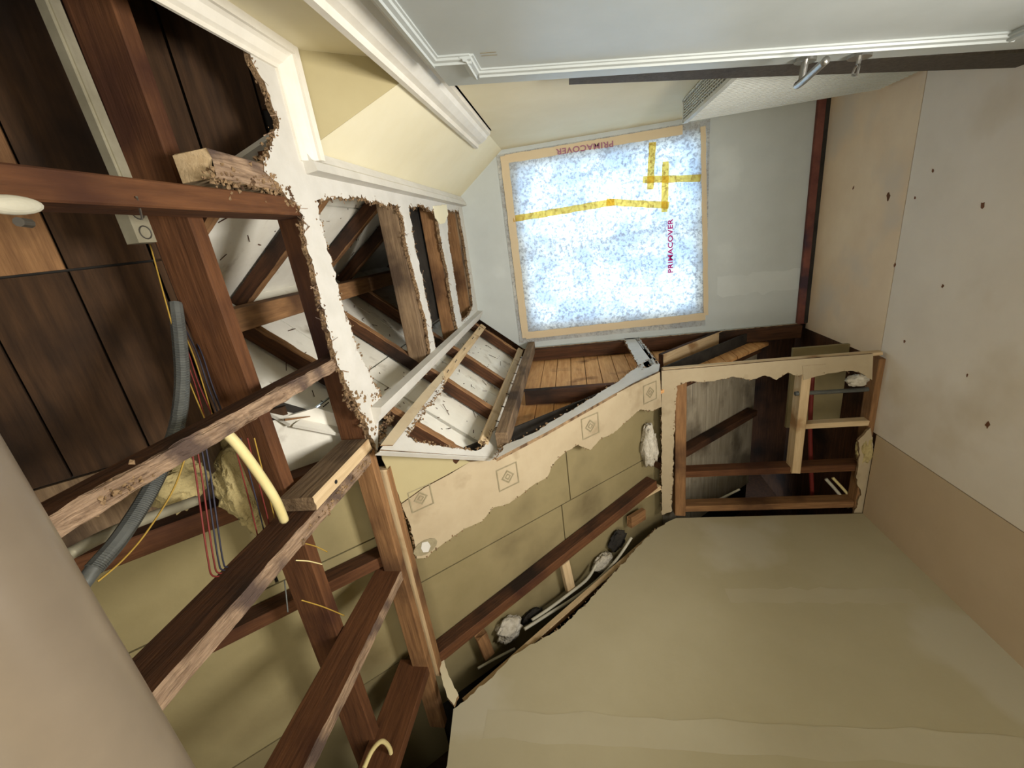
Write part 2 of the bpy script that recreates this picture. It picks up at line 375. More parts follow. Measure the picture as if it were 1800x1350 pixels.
MB().box((XL, -3.2, ZC), (XR, -1.0, ZC + .02)).build('ceiling_back', M_WHITE)['kind'] = 'structure'

# ---- remains of the flat plaster ceiling
Z = lambda p: hz(p, ZC)
outer = [(338, 0), (400, 40), (440, 95), (470, 160), (490, 215), (478, 250), (462, 282), (472, 308), (492, 332), (516, 352), (526, 366), (534, 395), (541, 440), (555, 490),
         (566, 540), (584, 600), (598, 650), (616, 690), (638, 728), (652, 765), (664, 792)]
outer3 = [Z(p) for p in outer] + [V((-.53, YE + .03, ZC)), V((-.53, YW, ZC)), V((.293, YW, ZC)), V((.293, YE, ZC)), V((XR, YE, ZC)), V((XR, .8, ZC))]
h1 = [(556, 352), (600, 345), (640, 350), (700, 362), (709, 384), (713, 420), (722, 460), (735, 510), (748, 560), (755, 605), (759, 640), (738, 664), (705, 692), (690, 712), (672, 700),
      (652, 662), (632, 622), (613, 570), (598, 520), (585, 470), (572, 420)]
h2 = [(719, 364), (740, 360), (767, 373), (775, 420), (785, 470), (793, 520), (800, 560), (806, 584), (790, 604), (768, 626), (762, 590), (752, 535), (740, 480), (729, 430)]
h3 = [(786, 372), (806, 370), (815, 420), (824, 480), (831, 535), (828, 548), (812, 566), (806, 535), (798, 480), (788, 420)]
ceil, P = sheet('ceiling', outer3, (0, 0, 1), (0, 0, .016), [M_WHITE, M_CORE], set(range(0, 20)), [[Z(p) for p in h] for h in (h1, h2, h3)], amp=.018, step=.008, seed=2)
tag(ceil, kind='structure')
nl = len(P[0])
crumbs('broken_plaster_edge', [P[0][:int(nl * .8)]] + P[1], ceil, M_CORE, 2600, .0045, .006, 8)
crumbs('plaster_rubble', [[Z(p) for p in ((612, 690), (640, 735), (668, 770), (690, 735), (668, 700))]], ceil, M_CORE, 420, .008, .010, 9)
crumbs('plaster_rubble', [[Z(p) for p in ((462, 285), (490, 330), (520, 355))]], ceil, M_CORE, 160, .007, .009, 10)
# fringe of fibres along the torn joist strips
rng = random.Random(4); mb = MB()
for _ in range(260):
    l = rng.choice(P[1] + [P[0][:int(nl * .75)]]); p = rng.choice(l)
    d = V((rng.uniform(-1, 1), rng.uniform(-1, 1), rng.uniform(-.5, .6))).normalized() * rng.uniform(.008, .03)
    mb.bar(p, p + d, rng.uniform(.0008, .003), .001)
o = mb.build('lath_fibres', M_TORN, ceil); o['kind'] = 'stuff'

# ---- mouldings
def moulding(name, path, outv, upv, prof, mat=M_TRIM):
    """sweep profile (out, up) along a straight path"""
    a, b = map(V, path); n = len(prof); outv, upv = V(outv).normalized(), V(upv).normalized()
    vs_ = [p + outv * u + upv * t for p in (a, b) for u, t in prof]
    f = [(i, (i + 1) % n, (i + 1) % n + n, i + n) for i in range(n)]
    tri = tessellate_polygon([[V((u, t, 0)) for u, t in prof]])
    f += [tuple(t) for t in tri] + [tuple(i + n for i in t) for t in tri]
    o = make(name, vs_, f, mat); o['kind'] = 'structure'; return o
cove = [(0, 0), (0, -.006), (.012, -.010), (.015, -.018), (.028, -.022), (.034, -.030), (.050, -.034), (.058, -.036), (.062, 0)]
moulding('trim_1', ((.293, YE - .02, ZC), (.293, YW, ZC)), (-1, 0, 0), (0, 0, 1), cove, M_WHITE)
moulding('trim_2', ((-.53, YE - .0, ZC), (-.53, YW, ZC)), (1, 0, 0), (0, 0, 1), cove, M_WHITE)
crown = [(0, 0), (0, -.012), (.010, -.014), (.016, -.030), (.034, -.048), (.040, -.062), (.040, -.075), (.062, -.078), (.062, 0)]
moulding('trim_3', ((.262, YE - .035, ZC), (XR, YE - .035, ZC)), (0, 1, 0), (0, 0, 1), [(u * .9, t * .55) for u, t in crown])
moulding('trim_4', ((XR - .055, .55, ZC), (XR - .055, YE, ZC)), (1, 0, 0), (0, 0, 1), [(u * .9, t * .55) for u, t in crown])
# door-head cornice on the painted side wall
corn = [(0, 0), (0, .008), (-.018, .010), (-.022, .024), (-.036, .034), (-.050, .060), (-.054, .078), (-.070, .082), (-.070, .098), (0, .098)]
moulding('trim_5', ((XR, .3, 1.848), (XR, 2.44, 1.848)), (1, 0, 0), (0, 0, 1), corn)
# thin edge moulding where the white near edge of the stripped slope meets the main slope
moulding('trim_6', (hl((668, 792), -.002), hl((868, 804), -.002)), (0, -1, -.2), (-.6, 0, 1), [(0, 0), (.008, 0), (.008, .022), (0, .022)], M_WHITE)

# ---- roofs (setting): dormer deck in white panels, main deck in boards and panels
RD = .085                         # rafter depth
dr = empty('roof_dormer', (-.12, 2.0, 2.7)); dr['kind'] = 'structure'
XRG = -.118; ZRG = ZC + (.293 - XRG) * (.305 / .227) * 1.0
def dl(x, y, o=0):                # point of the stripped dormer slope plane
    return V((x, y, ZC - (-.53 - x) * (.29 / .245))) + NL * o
def drr(x, y, o=0):
    return V((x, y, ZC - (x - .293) * (.305 / .227))) + NR * o
def ymain(z, o): return (NS.dot(P0) + o - NS.z * z) / NS.y
def dorm_panel(f, n, x0, x1, y0, y1, o=RD):
    a, b = f(x0, 0, o), f(x1, 0, o)
    pts = [V((p.x, max(y, 1.04, ymain(p.z, RD - .03)) if near else y, p.z)) for p, y, near in ((a, y0, True), (b, y0, True), (b, y1, False), (a, y1, False))]
    MB().prism(pts, n * .012).build('sheathing_panel', M_SHEATH, dr)
for y0, y1 in ((-9, 1.60), (1.606, 2.16), (2.166, 3.3)):
    for x0, x1 in ((0.0, -.395), (-.400, -.93)): dorm_panel(dl, NL, x0, x1, y0, y1)
    for x0, x1 in ((-.175, .14), (.145, .62)): dorm_panel(drr, NR, x0, x1, y0, y1)
MB().prism([dl(.03, 1.04, RD + .016), dl(-.95, 1.62, RD + .016), dl(-.95, 3.3, RD + .016), dl(.03, 3.3, RD + .016)], NL * .01).build('roof_felt', M_FELT, dr)
MB().prism([drr(-.20, 1.04, RD + .016), drr(.64, 1.62, RD + .016), drr(.64, 3.3, RD + .016), drr(-.20, 3.3, RD + .016)], NR * .01).build('roof_felt', M_FELT, dr)
MB().prism([(-1.0, YW + .10, 1.55), (-.775, YW + .10, 1.89), (-.53, YW + .10, 2.18), (.293, YW + .10, 2.18), (.525, YW + .10, 1.875), (.72, YW + .10, 1.55), (.72, YW + .10, 2.1), (-.09, YW + .10, 3.1), (-1.0, YW + .10, 2.1)], (0, .03, 0)).build('gable_boarding', M_DARK, dr)
mr = empty('roof_main', (-.6, .5, 3.0)); mr['kind'] = 'structure'
def deck(name, x0, x1, d0, d1, mat, o=RD, gap=.003, thick=.014):
    MB().prism([slope(x0 + gap, d0 + gap, o), slope(x1 - gap, d0 + gap, o), slope(x1 - gap, d1 - gap, o), slope(x0 + gap, d1 - gap, o)], NS * thick).build(name, mat, mr)
rng = random.Random(9)
# tarred backing that closes the joints between boards
MB().prism([slope(XL - .6, -1.9, RD + .02), slope(-.80, -1.9, RD + .02), slope(-.80, 2.6, RD + .02), slope(XL - .6, 2.6, RD + .02)], NS * .01).build('roof_felt', M_FELT, mr)
MB().prism([slope(-.80, -1.9, RD + .02), slope(.9, -1.9, RD + .02), slope(.9, .4, RD + .02), slope(.62, .42, RD + .02), slope(.042, -.395, RD + .02), slope(-.285, -.395, RD + .02), slope(-.80, .30, RD + .02)], NS * .01).build('roof_felt', M_FELT, mr)
# dark boards above the flat ceiling, cut on the valley
dpale = (hs((60, 440), RD) - P0).dot(SD)
d = -1.9
while d < .42:
    d1 = d + .165 if d > -.396 or d < -.57 else -.395
    m_ = M_MID if d < dpale < d1 else M_PLANKD
    if d1 <= -.39:
        deck('roof_board', -.44, .06, d, d1, M_PLANKD); deck('roof_board', .06, .9, d, d1, m_)
    else:
        xr = -.118 + max(0, min(1.05, (d1 + .64) / 1.04)) * .74; xl = -.118 - max(0, min(1, (d1 + .62) / .92)) * .68
        deck('roof_board', xr, .9, d, d1, M_PLANKD)
        if xl > -.44: deck('roof_board', -.44, xl, d, d1, M_PLANKD)
    d = d1
# smooth beige panels on the stripped slope, whitish boards in the eave behind the knee wall
for x0, x1, d0, d1, m in ((-.66, -.44, -1.9, -.425, M_GREYWOOD), (-1.0, -.66, -1.9, -.425, M_YEL), (-1.0, -.685, -.42, -.02, M_YEL), (-1.62, -1.0, -1.9, -1.0, M_YEL), (-1.62, -1.0, -1.0, -.02, M_YEL), (-2.3, -1.62, -1.9, -.02, M_BEIGE),
                       (-1.30, -.878, -.02, .86, M_BEIGE), (-1.30, -.878, .86, 1.58, M_BEIGE), (-2.0, -1.30, -.02, .80, M_BEIGE), (-2.0, -1.30, .80, 1.58, M_BEIGE)):
    deck('roof_panel', x0, x1, d0, d1, m)
MB().prism([slope(-.68, -.42, RD), slope(-.443, -.42, RD), slope(-.443, -.15, RD), slope(-.56, .0, RD), slope(-.68, .0, RD)], NS * .014).build('sheathing_panel', M_SHEATH, mr)
d = 1.58
for i in range(7):
    deck('eave_board', -2.0, -.93, d, d + .145, M_EAVE); d += .145
# back slope of the main roof
MB().prism([V((XL - .6, .1, 3.72)), V((.9, .1, 3.72)), V((.9, -3.3, 2.3)), V((XL - .6, -3.3, 2.3))], (0, 0, .03)).build('roof_back', M_PLANKD, mr)
MB().box((XL - .62, -3.3, -.1), (XL - .6, YW + .6, 4.0)).build('roof_gable', M_PLANKD, mr)
MB().box((.6, -3.3, ZC - .14), (.92, 1.62, ZC - .1)).build('roof_soffit', M_PLANKD, mr)
MB().box((XL - .6, -3.32, 0), (.92, -3.3, 2.4)).build('roof_gable', M_PLANKD, mr)
MB().box((.9, -3.3, ZC - .14), (.92, YW, 4.0)).build('roof_gable', M_PLANKD, mr)
MB().box((XL - .6, YW + .5, -.1), (XC - .1, YW + .55, 1.6)).build('eave_wall', M_DARK, mr)
MB().box((XL - .6, 2.0, -.1), (XL - .55, YW + .5, 1.6)).build('eave_wall', M_DARK, mr)

# ---- stripped dormer cheek: horizontal boards behind, all nailed to the outside
ck = empty('wall_cheek', (XC, 2.5, 1.0)); ck['kind'] = 'structure'
XP = XC - .098
z = 1.93; i = 0
while z > -.02:
    z1 = z - .0935
    ya, yb = ymain(z - .002, .006), ymain(z1 + .002, .006)
    if yb < YW:
        MB().prism([(XP, ya, z - .002), (XP, yb, z1 + .002), (XP, YW + .12, z1 + .002), (XP, YW + .12, z - .002)], (-.018, 0, 0)).build('plank', M_PLANK, ck)
    z = z1; i += 1
MB().prism([(XP - .02, ymain(1.98, RD), 1.98), (XP - .02, YW + .12, ymain(0, 0) * 0 + .45), (XP - .02, YW + .12, 1.98)], (-.01, 0, 0)).build('sheathing_felt', M_FELT, ck)
# painted plaster left along the main slope edge and at the knee-height rail of the cheek
X = lambda p: hx(p, XC)
e, P = sheet('plaster_remnant', [X(p) for p in ((872, 806), (960, 760), (1040, 715), (1110, 675), (1158, 652), (1160, 640), (1150, 628), (1128, 640), (1105, 655), (1085, 672), (1062, 685), (1040, 700), (1010, 718), (975, 738), (940, 760), (905, 775), (888, 782))],
             (1, 0, 0), (-.014, 0, 0), [M_WHITE, M_CORE], set(range(5, 17)), parent=ck, amp=.010, seed=5)
crumbs('broken_plaster_edge', [P[0]], ck, M_CORE, 160, .004, .005, 5)
e, P = sheet('plaster_remnant', [X(p) for p in ((1150, 640), (1158, 640), (1140, 615), (1122, 592), (1110, 590), (1098, 588), (1100, 604), (1112, 622), (1120, 640), (1130, 650))],
             (1, 0, 0), (-.014, 0, 0), [M_WHITE, M_CORE], True, parent=ck, amp=.012, seed=6)
crumbs('broken_plaster_edge', [P[0]], ck, M_CORE, 120, .005, .007, 6)
e, P = sheet('plaster_edge', [V((XC, YW - .001, 1.90)), V((XC, YW - .001, .05)), V((XC, YW - .022, .05)), V((XC, YW - .030, .6)), V((XC, YW - .03, 1.88))], (1, 0, 0), (-.014, 0, 0), [M_GREY, M_CORE], {2, 3}, parent=ck, amp=.012, seed=7)

# ---- knee wall: plaster band left along its top edge at the cheek, open framing below
K = lambda p: hy(p, YK)
kw, P = sheet('wall_knee', [K(p) for p in ((1163, 652), (1250, 645), (1340, 637), (1440, 629), (1535, 622), (1533, 668), (1522, 660), (1500, 652), (1470, 655), (1430, 658), (1400, 660), (1385, 655), (1365, 668), (1345, 660),
                                           (1320, 668), (1290, 662), (1260, 668), (1235, 672), (1215, 670), (1190, 678), (1186, 740), (1184, 800), (1182, 860), (1180, 900), (1163, 905), (1163, 800), (1163, 720))],
              (0, 1, 0), (0, .014, 0), [M_PAPER, M_CORE], set(range(5, 26)), amp=.008, seed=11)
tag(kw, kind='structure')
crumbs('broken_plaster_edge', [P[0]], kw, M_CORE, 200, .004, .004, 11)
e, P = sheet('plaster_remnant', [K(p) for p in ((1530, 752), (1538, 800), (1532, 850), (1522, 905), (1500, 905), (1514, 870), (1505, 840), (1512, 800), (1508, 775))], (0, 1, 0), (0, .014, 0), [M_PAPER, M_CORE], True, parent=kw, amp=.01, seed=12)
e, P = sheet('plaster_remnant', [K(p) for p in ((1410, 643), (1452, 640), (1455, 656), (1430, 663), (1412, 668))], (0, 1, 0), (0, -.002, 0), [M_PAPER, M_CORE], True, parent=kw, amp=.004, seed=13)
# main slope: cream plaster corner and wallpapered band
pp, P = sheet('wall_slope_lower', [hs(p) for p in ((668, 797), (700, 798), (800, 803), (826, 812), (790, 832), (745, 856), (706, 884), (692, 850))], NS, NS * .014, [M_CREAM_SHADE, M_CORE], {6, 7}, amp=.006, seed=14)
tag(pp, kind='structure')
wp, P = sheet('wallpaper_band', [hs(p, .0015) for p in ((826, 812), (872, 806), (960, 760), (1040, 715), (1110, 678), (1160, 654), (1163, 715), (1148, 722), (1125, 720), (1100, 742), (1078, 762), (1058, 770), (1038, 791), (1016, 782), (990, 798), (975, 812), (962, 838),
                                             (930, 858), (895, 885), (868, 892), (848, 916), (815, 930), (780, 955), (762, 968), (752, 980), (733, 982), (730, 960), (720, 920), (706, 886), (745, 858), (790, 834))],
              NS, NS * .012, [M_PAPER, M_CORE], set(range(6, 28)), parent=pp, amp=.006, seed=15)
crumbs('broken_plaster_edge', [P[0]], pp, M_CORE, 220, .004, .004, 15)
def ornament(c, s):
    c3 = hs(c, -.0006); U = V((1, 0, 0)); W = SD
    q = lambda u, v: c3 + U * u * s + W * v * s
    mb = MB()
    def ringp(pts, t):
        n = len(pts); inn = [p * (1 - t) for p in map(V, pts)]
        for k in range(n):
            a, b, d_, e_ = V(pts[k]), V(pts[(k + 1) % n]), inn[(k + 1) % n], inn[k]
            mb.add([q(p.x, p.y) for p in (a, b, d_, e_)], [(0, 1, 2, 3)])
    sq = [(-1, -1, 0), (1, -1, 0), (1, 1, 0), (-1, 1, 0)]
    ringp(sq, .1); ringp([(0, -.62, 0), (.62, 0, 0), (0, .62, 0), (-.62, 0, 0)], .26); ringp([(0, -.3, 0), (.3, 0, 0), (0, .3, 0), (-.3, 0, 0)], .4)
    mb.build('printed_ornament', M_PRINT, pp)
for c, s in (((740, 876), .045), ((893, 838), .052), ((1038, 749), .055), ((1143, 690), .052)): ornament(c, s)
# stained patch with torn white paper
c3 = hs((748, 962), -.001)
MB().prism([c3 + V((1, 0, 0)) * math.cos(t) * .032 + SD * math.sin(t) * .05 for t in [k * .524 for k in range(12)]], NS * .001).build('putty_patch', M_PRINT, pp)
e, P = sheet('torn_paper', [hs((748 + dx, 962 + dy), -.003) for dx, dy in ((-6, -8), (4, -10), (9, -2), (5, 8), (-4, 9), (-8, 2))], NS, NS * .001, [M_WHITE, M_WHITE], True, parent=pp, amp=.004, seed=3)
# stripped dormer slope: plaster left along the ceiling moulding and at the near edge
cs, P = sheet('wall_slope_stripped', [hl(p) for p in ((668, 790), (700, 752), (740, 702), (770, 664), (782, 668), (776, 690), (768, 694), (764, 706), (748, 716), (742, 732), (730, 742), (722, 758), (716, 766), (730, 776), (762, 782), (800, 788), (838, 792), (852, 784),
                                      (862, 764), (872, 752), (886, 750), (888, 780), (872, 804), (780, 798))], NL, NL * .014, [M_WHITE, M_CORE], set(range(3, 22)), amp=.008, step=.008, seed=16)
tag(cs, kind='structure')
crumbs('broken_plaster_edge', [P[0]], cs, M_CORE, 500, .005, .006, 16)
e, P = sheet('wall_slope_strip', [hl(p, -.001) for p in ((668, 784), (690, 784), (722, 743), (752, 703), (780, 666), (778, 652), (740, 694), (700, 742))], NL, NL * -.005, [M_PAPER, M_CORE], None, parent=cs)

# ================================================================== TIMBERS (each one a thing)
J = 'ceiling joists left bare'
zj = ZC + .004
timber('ceiling_joist', (.147, -1.3, zj), (.147, 1.17, zj), .045, .085, [M_RED, M_RED], 'brown joist under the raceway, running to the broken white ceiling corner', 'joist', J, seed=2)
j2 = timber('ceiling_joist', (-.281, -1.3, zj), (-.281, 1.16, zj), .036, .06, [M_DARK, M_TORN], 'split joist with torn pale underside between the white sheathing panels', 'joist', J, torn=.016, seed=3)
j3 = timber('ceiling_joist', (-.617, -1.3, zj), (-.617, 1.17, zj), .042, .105, [M_DARK, M_TORN], 'joist with a ragged plaster-crusted underside ending at the bolted scab', 'joist', J, torn=.008, seed=4)
timber('ceiling_joist', (-1.107, -1.3, zj), (-1.107, 1.17, zj), .04, .105, [M_RED, M_TORN], 'reddish joist beside the beige roof panels with a fibrous lower edge', 'joist', J, torn=.006, seed=5)
timber('ceiling_joist', (-1.60, -1.3, zj), (-1.60, 1.17, zj), .04, .13, [M_RED, M_RED], 'reddish joist next to the end of the drywalled side wall', 'joist', J, seed=6)
crumbs('plaster_crust', [[V((-.617, .75, zj)), V((-.617, 1.15, zj))]], j3, M_CORE, 260, .006, .008, 21)
crumbs('plaster_crust', [[V((-.281, .42, zj)), V((-.285, .5, zj))]], j2, M_CORE, 60, .006, .009, 22)
timber('scab_block', (-.573, .83, ZC - .002), (-.573, 1.15, ZC - .002), .04, .1, [M_GREYWOOD, M_LIGHT], 'short pale block with a bolt hole fixed beside a crusted joist', 'block', seed=7)
MB().tube([(-.573, .93, ZC - .0035), (-.573, .93, ZC + .004)], .006, 10).build('bolt_hole', M_HOLE, bpy.data.objects['scab_block'])
timber('end_block', (.215, .86, ZC + .002), (.205, 1.08, ZC + .002), .055, .08, [M_LIGHT, M_TORN], 'pale sawn block end above the plaster crust beside the raceway', 'block', seed=8)
o = bpy.data.objects['end_block']
crumbs('plaster_crust', [[V((.19, .85, ZC)), V((.185, 1.10, ZC))]], o, M_CORE, 260, .006, .012, 23)
# strongback and headers, running across the joists
timber('strongback', (.88, .898, ZC + .112), (-2.2, .898, ZC + .112), .04, .105, [M_RED, M_RED], 'long red-brown beam laid across the tops of the joists', 'beam', seed=9)
H = 'dormer ceiling joists with plaster strips'
hdr = timber('dormer_joist', (.30, 1.19, ZC + .018), (-.62, 1.19, ZC + .018), .05, .09, [M_RED, M_GREYWOOD], 'red-brown header joist above the widest white plaster strip', 'joist', H, seed=10)
timber('dormer_joist', (.31, 1.868, ZC + .018), (-.545, 1.868, ZC + .018), .06, .085, [M_GREYWOOD, M_GREYWOOD], 'grey-brown dormer joist with the narrow ragged plaster strip', 'joist', H, seed=11)
timber('dormer_joist', (.31, 2.41, ZC + .018), (-.545, 2.41, ZC + .018), .06, .08, [M_MID, M_GREYWOOD], 'brown dormer joist with the thin plaster strip near the window', 'joist', H, seed=12)
timber('dormer_joist', (.31, 2.90, ZC + .018), (-.545, 2.90, ZC + .018), .11, .08, [M_MID, M_GREYWOOD], 'brown dormer joist tight against the window wall', 'joist', H, seed=13)
# dark backing above the last two bays
MB().box((-.40, 2.05, ZC + .11), (.24, 2.95, ZC + .122)).build('bay_cover', M_FELT)
tag(bpy.data.objects['bay_cover'], 'dark felt cover above the dormer joists by the window wall', 'felt')
pl = timber('slope_plate', (-.60, 1.155, ZC + .002), (-1.95, 1.165, ZC + .002), .036, .07, [M_MID, M_MID], 'brown plate timber along the top of the opened slope', 'plate', seed=14)
timber('slope_nailer', (-.70, 1.212, ZC - .012), (-1.70, 1.212, ZC - .012), .04, .05, [M_LIGHT, M_MID], 'pale nailing strip beside the plate at the top of the opened slope', 'nailer', seed=15)
# boards added to keep the view dark where the dormer roof starts
for i, (x0, x1) in enumerate(((-.52, -.36), (-.357, -.20), (-.197, -.04), (-.037, .12), (.123, .30))):
    MB().box((x0, 1.02, 2.44 + .01 * (i % 2)), (x1, 1.035, 2.575)).build('roof_board', M_PLANKD, mr)
# dormer ridge and rafters
timber('ridge_beam', (-.145, 1.10, 2.60), (-.145, YW, 2.60), .075, .12, [M_MID, M_MID], 'light brown ridge beam running under the white sheathing', 'ridge beam', seed=16)
RL = 'dormer rafters on the stripped side'; RR = 'dormer rafters on the painted side'
for i, (y, xt, lab) in enumerate(((1.355, -.17, 'dormer rafter below the ridge nearest the torn joist'), (1.855, -.17, 'dormer rafter passing the middle of the stripped slope'), (2.27, -.17, 'dormer rafter between the two pale battens towards the window'), (2.90, -.17, 'end rafter of the stripped slope against the window wall'))):
    r = timber('dormer_rafter', dl(-.775 if y > 1.5 else -.735, y + (.035 if y < 1.5 else 0), .014), dl(-.14, y, .014), .036, .06, [M_DARK, M_MID], lab, 'rafter', RL, up=NL, seed=20 + i, torn=.008)
for i, (y, lab) in enumerate(((1.08, 'short valley rafter above the brown raceway joist'), (1.53, 'dormer rafter slanting over the white panels beside the widest plaster strip'), (1.985, 'dormer rafter slanting behind the grey-brown dormer joist'), (2.34, 'dormer rafter seen between the two thin plaster strips'))):
    timber('dormer_rafter', drr(.36 if y > 1.2 else .17, y, .014), drr(-.17, y, .014), .036, .06, [M_DARK, M_MID], lab, 'rafter', RR, up=NR, seed=30 + i, torn=.006)
# battens nailed under the stripped slope
B = 'battens on the stripped slope'
b1 = timber('batten', hl((850, 572), .014), hl((776, 668), .014), .045, .018, [M_LIGHT, M_LIGHT], 'pale batten along the white ceiling moulding of the stripped slope', 'batten', B, up=NL, seed=40)
b2 = timber('batten', V((-.768, 2.93, 1.905)), V((-.768, 1.50, 1.905)), .042, .018, [M_LIGHT, M_LIGHT], 'pale batten with bent nails along the foot of the stripped slope', 'batten', B, up=NL, seed=41)
nails(b2, [V((-.776, 1.72 + .17 * k, 1.895)) for k in range(7)], V((-.2, 0, -1)), .0025, .03)
nails(b1, [hl(p, .012) for p in ((842, 580), (830, 596), (815, 616), (800, 637), (786, 655))], -NL, .002, .014)
cp = timber('cheek_top_plank', V((-.80, 1.50, 1.83)), V((-.80, 2.96, 1.83)), .05, .07, [M_GREYWOOD, M_GREYWOOD], 'weathered plank along the top of the wood-boarded cheek', 'plank', up=(1, 0, 0), seed=42)
# cheek studs
S = 'cheek wall studs'
timber('cheek_stud', (XC - .09, 2.11, 1.20), (XC - .09, 2.11, 1.80), .04, .082, [M_DARK, M_MID], 'dark stud crossing the middle of the wood-boarded cheek', 'stud', S, up=(1, 0, 0), seed=43)
timber('cheek_stud', (XC - .09, 2.945, .05), (XC - .09, 2.945, 1.83), .05, .085, [M_DARK, M_DARK], 'dark corner stud of the cheek along the window wall edge', 'stud', S, up=(1, 0, 0), seed=44)
timber('cheek_rail', hx((1152, 646), XC - .03), hx((1112, 592), XC - .03), .035, .03, [M_LIGHT, M_LIGHT], 'short pale rail beside the plaster lump on the cheek', 'rail', up=(1, 0, 0), seed=45)
timber('diagonal_brace', hx((1166, 640), XC - .06), hx((1290, 588), XC - .06), .12, .035, [M_DARK, M_LIGHT], 'diagonal board with a pale edge crossing the low cheek opening', 'board', up=(0, 1, .9), seed=46)
corner = timber('knee_corner_post', (XC + .002, YK + .055, .02), (XC + .002, YK + .055, 1.06), .018, .04, [M_LIGHT, M_LIGHT], 'pale corner post at the foot of the cheek with a plaster edge', 'post', up=(0, -1, 0), seed=47)
# knee wall framing
S = 'knee wall framing'
timber('knee_plate', (-.80, YK + .045, .94), (-1.70, YK + .045, .94), .07, .06, [M_MID, M_MID], 'brown top plate of the knee wall below the opened slope', 'plate', S, seed=48)
timber('knee_stud', (-1.445, YK + .06, .02), (-1.445, YK + .06, .95), .075, .04, [M_RED, M_MID], 'reddish stud crossing the open knee wall', 'stud', S, up=(1, 0, 0), seed=49)
timber('knee_stud', (-1.685, YK + .06, .02), (-1.685, YK + .06, .95), .075, .04, [M_MID, M_MID], 'brown stud of the knee wall along the drywall corner', 'stud', S, up=(1, 0, 0), seed=50)
timber('knee_blocking', (-.81, YK + .04, .335), (-1.43, YK + .04, .335), .075, .045, [M_LIGHT, M_MID], 'pale crosspiece between the knee wall studs', 'blocking', S, seed=51)
timber('knee_cripple', (-1.165, YK + .035, .03), (-1.165, YK + .035, .34), .05, .03, [M_LIGHT, M_LIGHT], 'short pale stub standing below the knee wall crosspiece', 'stub', S, up=(1, 0, 0), seed=52)
timber('knee_sole', (-.80, YK + .05, 0), (-1.70, YK + .05, 0), .075, .03, [M_MID, M_MID], 'brown sole plate at the foot of the knee wall', 'plate', S, seed=53)
MB().box((-1.30, YK + .30, 0), (-.80, YK + .32, .29)).build('eave_panel', M_BEIGE)
tag(bpy.data.objects['eave_panel'], 'beige board standing in the eave behind the knee wall crosspiece', 'board')
# main rafters
S = 'main roof rafters'
def srafter(xa, da, xb, db, mats, lab, seed, w_=.045, o=.012, h=.07):
    return timber('main_rafter', slope(xa, da, o), slope(xb, db, o), w_, h, mats, lab, 'rafter', S, up=NS, seed=seed)
srafter(-1.655, -.01, -1.445, 1.44, [M_DARK, M_RED], 'red-brown rafter crossing the beige roof panels of the opened slope', 60, .055)  # dark sides: their shade is put into the wood colour, underside stays red
srafter(-1.06, -1.8, -1.06, -.06, [M_DARK, M_RED], 'reddish rafter above the fibrous joist over the flat ceiling', 61)
srafter(-.655, -1.8, -.655, -.07, [M_DARK, M_RED], 'rafter beside the wires and the yellow insulation', 62, .065)
srafter(-.90, 1.55, -.90, 2.5, [M_DARK, M_DARK], 'dark rafter end slanting down into the eave behind the knee wall', 63)
srafter(-1.36, 1.50, -1.36, 2.5, [M_DARK, M_DARK], 'dark rafter end behind the reddish knee wall stud', 64)
# blocks by the side wall edge
S = 'blocks along the side wall edge'
def eb(p, q, wd, mats, lab, seed):
    timber('edge_block', hs(p, .02), hs(q, .02), wd, .03, mats, lab, 'block', S, up=NS, seed=seed)
eb((995, 990), (1006, 1040), .05, [M_LIGHT, M_LIGHT], 'pale block with nail holes beside the white cables', 70)
eb((848, 1120), (862, 1155), .055, [M_MID, M_MID], 'brown block beside the fluffy insulation by the side wall', 71)
eb((1162, 858), (1098, 892), .03, [M_LIGHT, M_LIGHT], 'splintered pale stick at the knee wall top plate', 72)
eb((1135, 905), (1110, 920), .07, [M_MID, M_MID], 'brown board scrap above the cables near the knee wall', 73)
timber('wall_top_nailer', hx((1155, 932), XL - .035), hx((815, 1232), XL - .035), .03, .03, [M_MID, M_LIGHT], 'brown nailer along the torn sloped edge of the side wall', 'nailer', up=(-1, 0, 0), seed=74)
e, P = sheet('drywall_scrap', [hx(p, XL + .03) for p in ((768, 1146), (778, 1150), (790, 1190), (806, 1222), (798, 1240), (786, 1225), (776, 1190))], (1, 0, 0), (-.014, 0, 0), [M_CREAM, M_CORE], True, amp=.006, seed=31)
tag(e, 'torn upright drywall scrap at the top corner of the side wall', 'scrap')

# ================================================================== WINDOW
win = empty('window_1', (-.1, YW + .08, .65)); win['kind'] = 'structure'
for n_, lo, hi in (('window_frame', (WX0, YW + .04, WZ0), (WX0 + .05, YW + .10, WZ1)), ('window_frame', (WX1 - .05, YW + .04, WZ0), (WX1, YW + .10, WZ1)),
                   ('window_frame', (WX0 + .05, YW + .04, WZ0), (WX1 - .05, YW + .10, WZ0 + .05)), ('window_frame', (WX0 + .05, YW + .04, WZ1 - .05), (WX1 - .05, YW + .10, WZ1)),
                   ('mullion', (-.125, YW + .05, WZ0 + .05), (-.085, YW + .09, WZ1 - .05))):
    MB().box(lo, hi).build(n_, M_TRIM, win)
MB().box((WX0 + .05, YW + .068, WZ0 + .05), (-.125, YW + .072, WZ1 - .05)).build('pane', M_GLASS, win)
MB().box((-.085, YW + .068, WZ0 + .05), (WX1 - .05, YW + .072, WZ1 - .05)).build('pane', M_GLASS, win)
# eave board outside above the window
MB().box((-1.0, YW + .13, 2.02), (.75, YW + .55, 2.06)).build('eave_overhang', M_TRIM, win)
